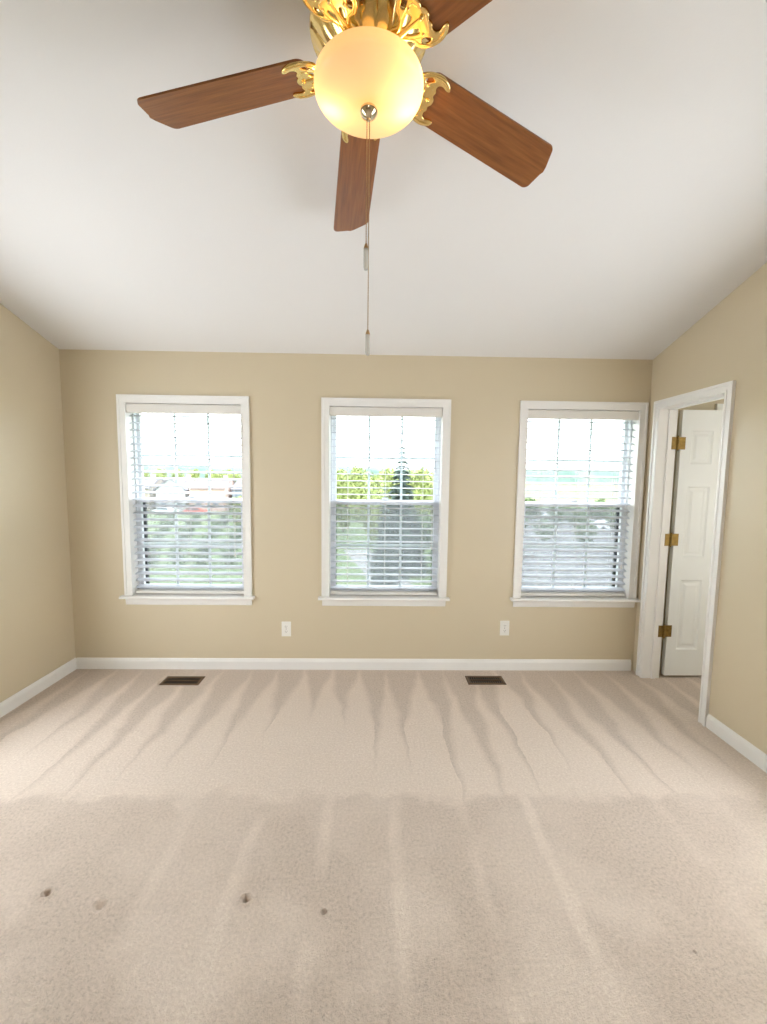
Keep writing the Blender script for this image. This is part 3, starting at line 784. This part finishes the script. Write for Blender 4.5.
for (yy, f) in ((640, 0), (655, .75), (680, 1.0), (740, .7), (800, 0)):
    rows.append([bm.verts.new((x, yy+random.uniform(-3, 3), GZ+(z-GZ)*f*(1+random.uniform(-.06, .06)) if f else GZ-.2)) for x, z in vs])
for a, b in zip(rows, rows[1:]):
    for i in range(n): bm.faces.new((a[i], a[i+1], b[i+1], b[i]))
tag(obj('hills', bm, M['hill'], smooth='all'), 'blue-green wooded ridge on the horizon', 'hill', kind='structure')

def leaf_cloud(blobs, count, size, rnd):
    bm = nb()
    tot = sum(b[3]**2 for b in blobs)
    for (x, y, z, r) in blobs:
        for _ in range(int(count*r*r/tot)):
            d = Vector((rnd.gauss(0, 1), rnd.gauss(0, 1), rnd.gauss(0, 1))).normalized()
            p = Vector((x, y, z))+d*r*(rnd.uniform(.72, 1.05)); nrm = (d+Vector((rnd.uniform(-.8, .8), rnd.uniform(-.8, .8), rnd.uniform(-.4, .9)))).normalized()
            u = nrm.orthogonal().normalized(); u = Matrix.Rotation(rnd.uniform(0, 6.28), 3, nrm) @ u; w = nrm.cross(u); s = size*rnd.uniform(.6, 1.3)
            bm.faces.new([bm.verts.new(p+q) for q in (u*s, w*s*.7, -u*s, -w*s*.7)])
    return bm
def blob_set(h, r, rnd, base=.3, n=14):
    out = []
    for _ in range(n):
        f = rnd.uniform(base, .88); wr = r*math.sin(math.pi*min(1, max(.12, (f-base+.12)/(1.02-base+.12))))**.7
        a = rnd.uniform(0, 6.28); q = rnd.uniform(0, .65)*wr
        out.append((math.cos(a)*q, math.sin(a)*q, f*h, wr*rnd.uniform(.42, .62)+.25))
    out.append((0, 0, h*.9-r*.22, r*.3)); return out
def make_tree(name, h, r, leafm, rnd, count=2400, base=.3):
    t = empty(name); 
    obj('foliage', leaf_cloud(blob_set(h, r, rnd, base), count, r*.085, rnd), M[leafm], t)
    bm = nb(); tube(bm, [(0, 0, 0), (.05, 0, h*.3), (0, .1, h*.6), (0, 0, h*.8)], [h*.022, h*.017, h*.011, h*.004], 8)
    for k in range(5):
        a = k*1.3; z = h*(.32+.08*k)
        tube(bm, [(0, 0, z), (math.cos(a)*r*.35, math.sin(a)*r*.35, z+h*.1), (math.cos(a)*r*.6, math.sin(a)*r*.6, z+h*.17)], [h*.009, h*.006, h*.003], 6)
    obj('trunk', bm, M['bark'], t); return t
def make_conifer(h, r, rnd):
    t = empty('spruce_tree'); bm = nb()
    lv = 26
    for i in range(lv):
        f = i/lv; z = h*(.08+.9*f); rr = r*(1-f)**.85+.12; nb_ = int(10+12*(1-f))
        for k in range(nb_):
            a = 6.283*k/nb_+rnd.uniform(-.2, .2)+i; L = rr*rnd.uniform(.75, 1.1)
            d = Vector((math.cos(a), math.sin(a), 0)); s = Vector((-d.y, d.x, 0))
            droop = -L*.28+rnd.uniform(-.1, .1)
            tip = d*L+Vector((0, 0, z+droop)); mid = d*L*.55+Vector((0, 0, z+droop*.25)); root = Vector((0, 0, z+.1))
            wv = .20*L+.08
            for zz in (0, -.12):
                o2 = Vector((0, 0, zz*L))
                v = [bm.verts.new(q+o2) for q in (root, mid+s*wv, tip, mid-s*wv)]; bm.faces.new(v)
    obj('needles', bm, M['leaf_dark'], t)
    bm = nb(); tube(bm, [(0, 0, 0), (0, 0, h*.98)], [h*.018, h*.003], 8); obj('trunk', bm, M['bark'], t); return t
def copy_tree(o, parent=None):
    c = o.copy(); C.objects.link(c); c.parent = parent
    for ch in list(o.children): 
        k = ch.copy(); C.objects.link(k); k.parent = c
        for g in ch.children:
            q = g.copy(); C.objects.link(q); q.parent = k
    return c
def place(o, u, v_or_y, h=1.0, sx=None, rz=0):     # azimuth slope x/y as seen from the room, distance
    o.location = (u*v_or_y, v_or_y, GZ); o.rotation_euler = (0, 0, rz); s = sx or h; o.scale = (s, s, h)
rnd = random.Random(3)
protos = {}
def tree_at(kind, u, y, hs, label, group, sx=None):
    if kind not in protos:
        if kind == 'bright': protos[kind] = make_tree('broadleaf_tree', 8.0, 3.4, 'leaf_bright', rnd, 3200, .14)
        elif kind == 'mid': protos[kind] = make_tree('broadleaf_tree', 8.0, 3.2, 'leaf_mid', rnd)
        elif kind == 'shrub': protos[kind] = make_tree('garden_shrub', 2.2, 1.5, 'leaf_mid', rnd, 900, .15)
        elif kind == 'spruce': protos[kind] = make_conifer(10.0, 1.9, rnd)
        o = protos[kind]
    else: o = copy_tree(protos[kind])
    place(o, u, y, hs, sx, rnd.uniform(0, 6.28)); tag(o, label, 'shrub' if kind == 'shrub' else 'tree', group)
    return o
tree_at('spruce', .062, 34, 1.10, 'tall dark spruce right of centre in the middle window', 'spruces', 1.35)
tree_at('spruce', .022, 27, .76, 'shorter dark spruce in front, low in the middle window', 'spruces', .62)
LB = 'yellow-green leafy trees seen together through the middle window'
for i, u in enumerate((-.15, -.115, -.08, -.045, -.01, .025, .075, .11, .145, .18, .215)):
    y = (50, 68, 59, 78)[i % 4]
    tree_at('bright', u, y, (1.03, 1.16, 1.09, 1.22)[i % 4], LB, 'leafy trees in the middle window', .66)
for u, y, hs in ((.115, 40, .56), (.175, 33, .46), (.225, 38, .5)):
    tree_at('mid', u, y, hs, 'low dark green tree right of the spruces in the middle window', 'low trees right of the spruces')
for u, y, hs in ((-.345, 120, 1.1), (-.31, 104, 1.0), (-.385, 134, 1.1), (-.335, 60, .6), (-.31, 74, .7)):
    tree_at('bright', u, y, hs, 'pale green tree at the right side of the left window view', 'trees in the left window', hs*.75)
for i, u in enumerate((-.60, -.56, -.52, -.48, -.44, -.40, -.36)):
    tree_at('bright', u, (150, 164)[i % 2], 1.22, 'distant green tree behind the row of houses', 'trees behind the houses', .80)
for i in range(15):
    u = -.55+.064*(i % 4)+.017*(i//4); y = (36, 45, 54, 63)[i//4]+rnd.uniform(-.5, .5)
    tree_at('shrub', u, y, rnd.uniform(.7, 1.0), 'green garden shrub on the lawn below the left window', 'shrubs on the lawn', .62)
for u, y, hs in ((.45, 66, .55), (.50, 60, .5), (.385, 72, .6), (.60, 58, .5), (.55, 70, .6), (.42, 48, .42), (.52, 46, .42), (.35, 56, .5), (.64, 70, .6)):
    tree_at('mid', u, y, hs, 'dark green tree standing by the asphalt lot', 'trees by the asphalt lot')
def house(u, y, w, d, h, rh, wall, roof, label, rz=0.0, gable_front=False):
    o = empty('townhouse', (u*y, y, GZ), rz); tag(o, label, 'house', 'row of townhouses')
    bm = nb()
    if gable_front: prism(bm, [(-w/2, 0), (w/2, 0), (w/2, h), (0, h+rh), (-w/2, h)], 'y', 0, d)
    else: prism(bm, [(0, 0), (d, 0), (d, h), (d/2, h+rh), (0, h)], 'x', -w/2, w/2)
    wl = obj('walls', bm, M[wall], o)
    bm = nb(); t = .25; ov = .4
    if gable_front:
        k = rh/(w/2)
        prism(bm, [(-w/2-ov, h-k*ov), (0, h+rh), (w/2+ov, h-k*ov), (w/2+ov, h-k*ov+t), (0, h+rh+t), (-w/2-ov, h-k*ov+t)], 'y', -ov, d+ov)
    else:
        k = rh/(d/2)
        prism(bm, [(-ov, h-k*ov), (d/2, h+rh), (d+ov, h-k*ov), (d+ov, h-k*ov+t), (d/2, h+rh+t), (-ov, h-k*ov+t)], 'x', -w/2-.2, w/2+.2)
    obj('roof', bm, M[roof], o)
    nx = max(2, int(w/2.6))
    for i in range(nx):
        for z in (1.2, 4.0):
            if z+1.3 > h: continue
            cx = -w/2+w*(i+.5)/nx
            bm = nb(); box(bm, cx-.62, cx+.62, -.06, .04, z-.1, z+1.5); fr = obj('window', bm, M['siding_white'], o)
            bm = nb(); box(bm, cx-.5, cx-.03, -.09, .0, z, z+1.4); box(bm, cx+.03, cx+.5, -.09, .0, z, z+1.4); obj('pane', bm, M['pane'], fr)
    bm = nb(); box(bm, w*.28, w*.28+.7, d*.45, d*.45+.7, h+.2, h+rh+.9); obj('chimney', bm, M['brick'], o)
house(-53.3/90, 90, 8, 9, 5.0, 2.1, 'siding_tan', 'roof_grey', 'grey-roofed townhouse at the far left of the left window view')
house(-44.8/90, 90, 6.3, 9, 4.7, 2.4, 'siding_white', 'roof_grey', 'white gabled townhouse in the left window view', gable_front=True)
house(-36.9/90, 90, 7.6, 9, 5.0, 2.0, 'brick', 'roof_brown', 'brown-roofed brick townhouse right of the white gable')
house(-28.9/92, 92, 6.6, 9, 4.8, 1.8, 'siding_blue', 'roof_grey', 'blue-grey townhouse at the right end of the row')

def car(u, y, rz, paint, label):
    o = empty('car', (u*y, y, GZ+.03), rz); tag(o, label, 'car', 'parked cars')
    bm = nb(); prism(bm, [(-2.2, .3), (2.2, .3), (2.25, .7), (2.0, .92), (1.1, 1.0), (.5, 1.42), (-1.1, 1.45), (-1.8, 1.0), (-2.2, .95), (-2.28, .6)], 'y', -.86, .86)
    body = obj('body', bm, M[paint], o, bevel=.06)
    bm = nb(); prism(bm, [(.98, 1.0), (.48, 1.36), (-1.05, 1.39), (-1.6, 1.0)], 'y', -.88, .88); obj('windows', bm, M['pane'], o)
    for sx in (-1.4, 1.4):
        for sy in (-.8, .8):
            bm = nb(); bmesh.ops.create_cone(bm, cap_ends=True, segments=18, radius1=.33, radius2=.33, depth=.22, matrix=Matrix.Translation((sx, sy, .33)) @ Matrix.Rotation(R(90), 4, 'X')); obj('wheel', bm, M['rubber'], o)
car(-.437, 82, .1, 'car_red', 'red car parked before the houses in the left window')
car(-.51, 82, .05, 'car_white', 'white car parked left of the red car')
car(.40, 81, .3, 'car_white', 'white car on the asphalt lot at the left')
car(.575, 64, .2, 'car_white', 'white car on the asphalt lot near its middle')
car(.47, 80, 1.2, 'car_grey', 'grey car on the asphalt lot behind the white cars')
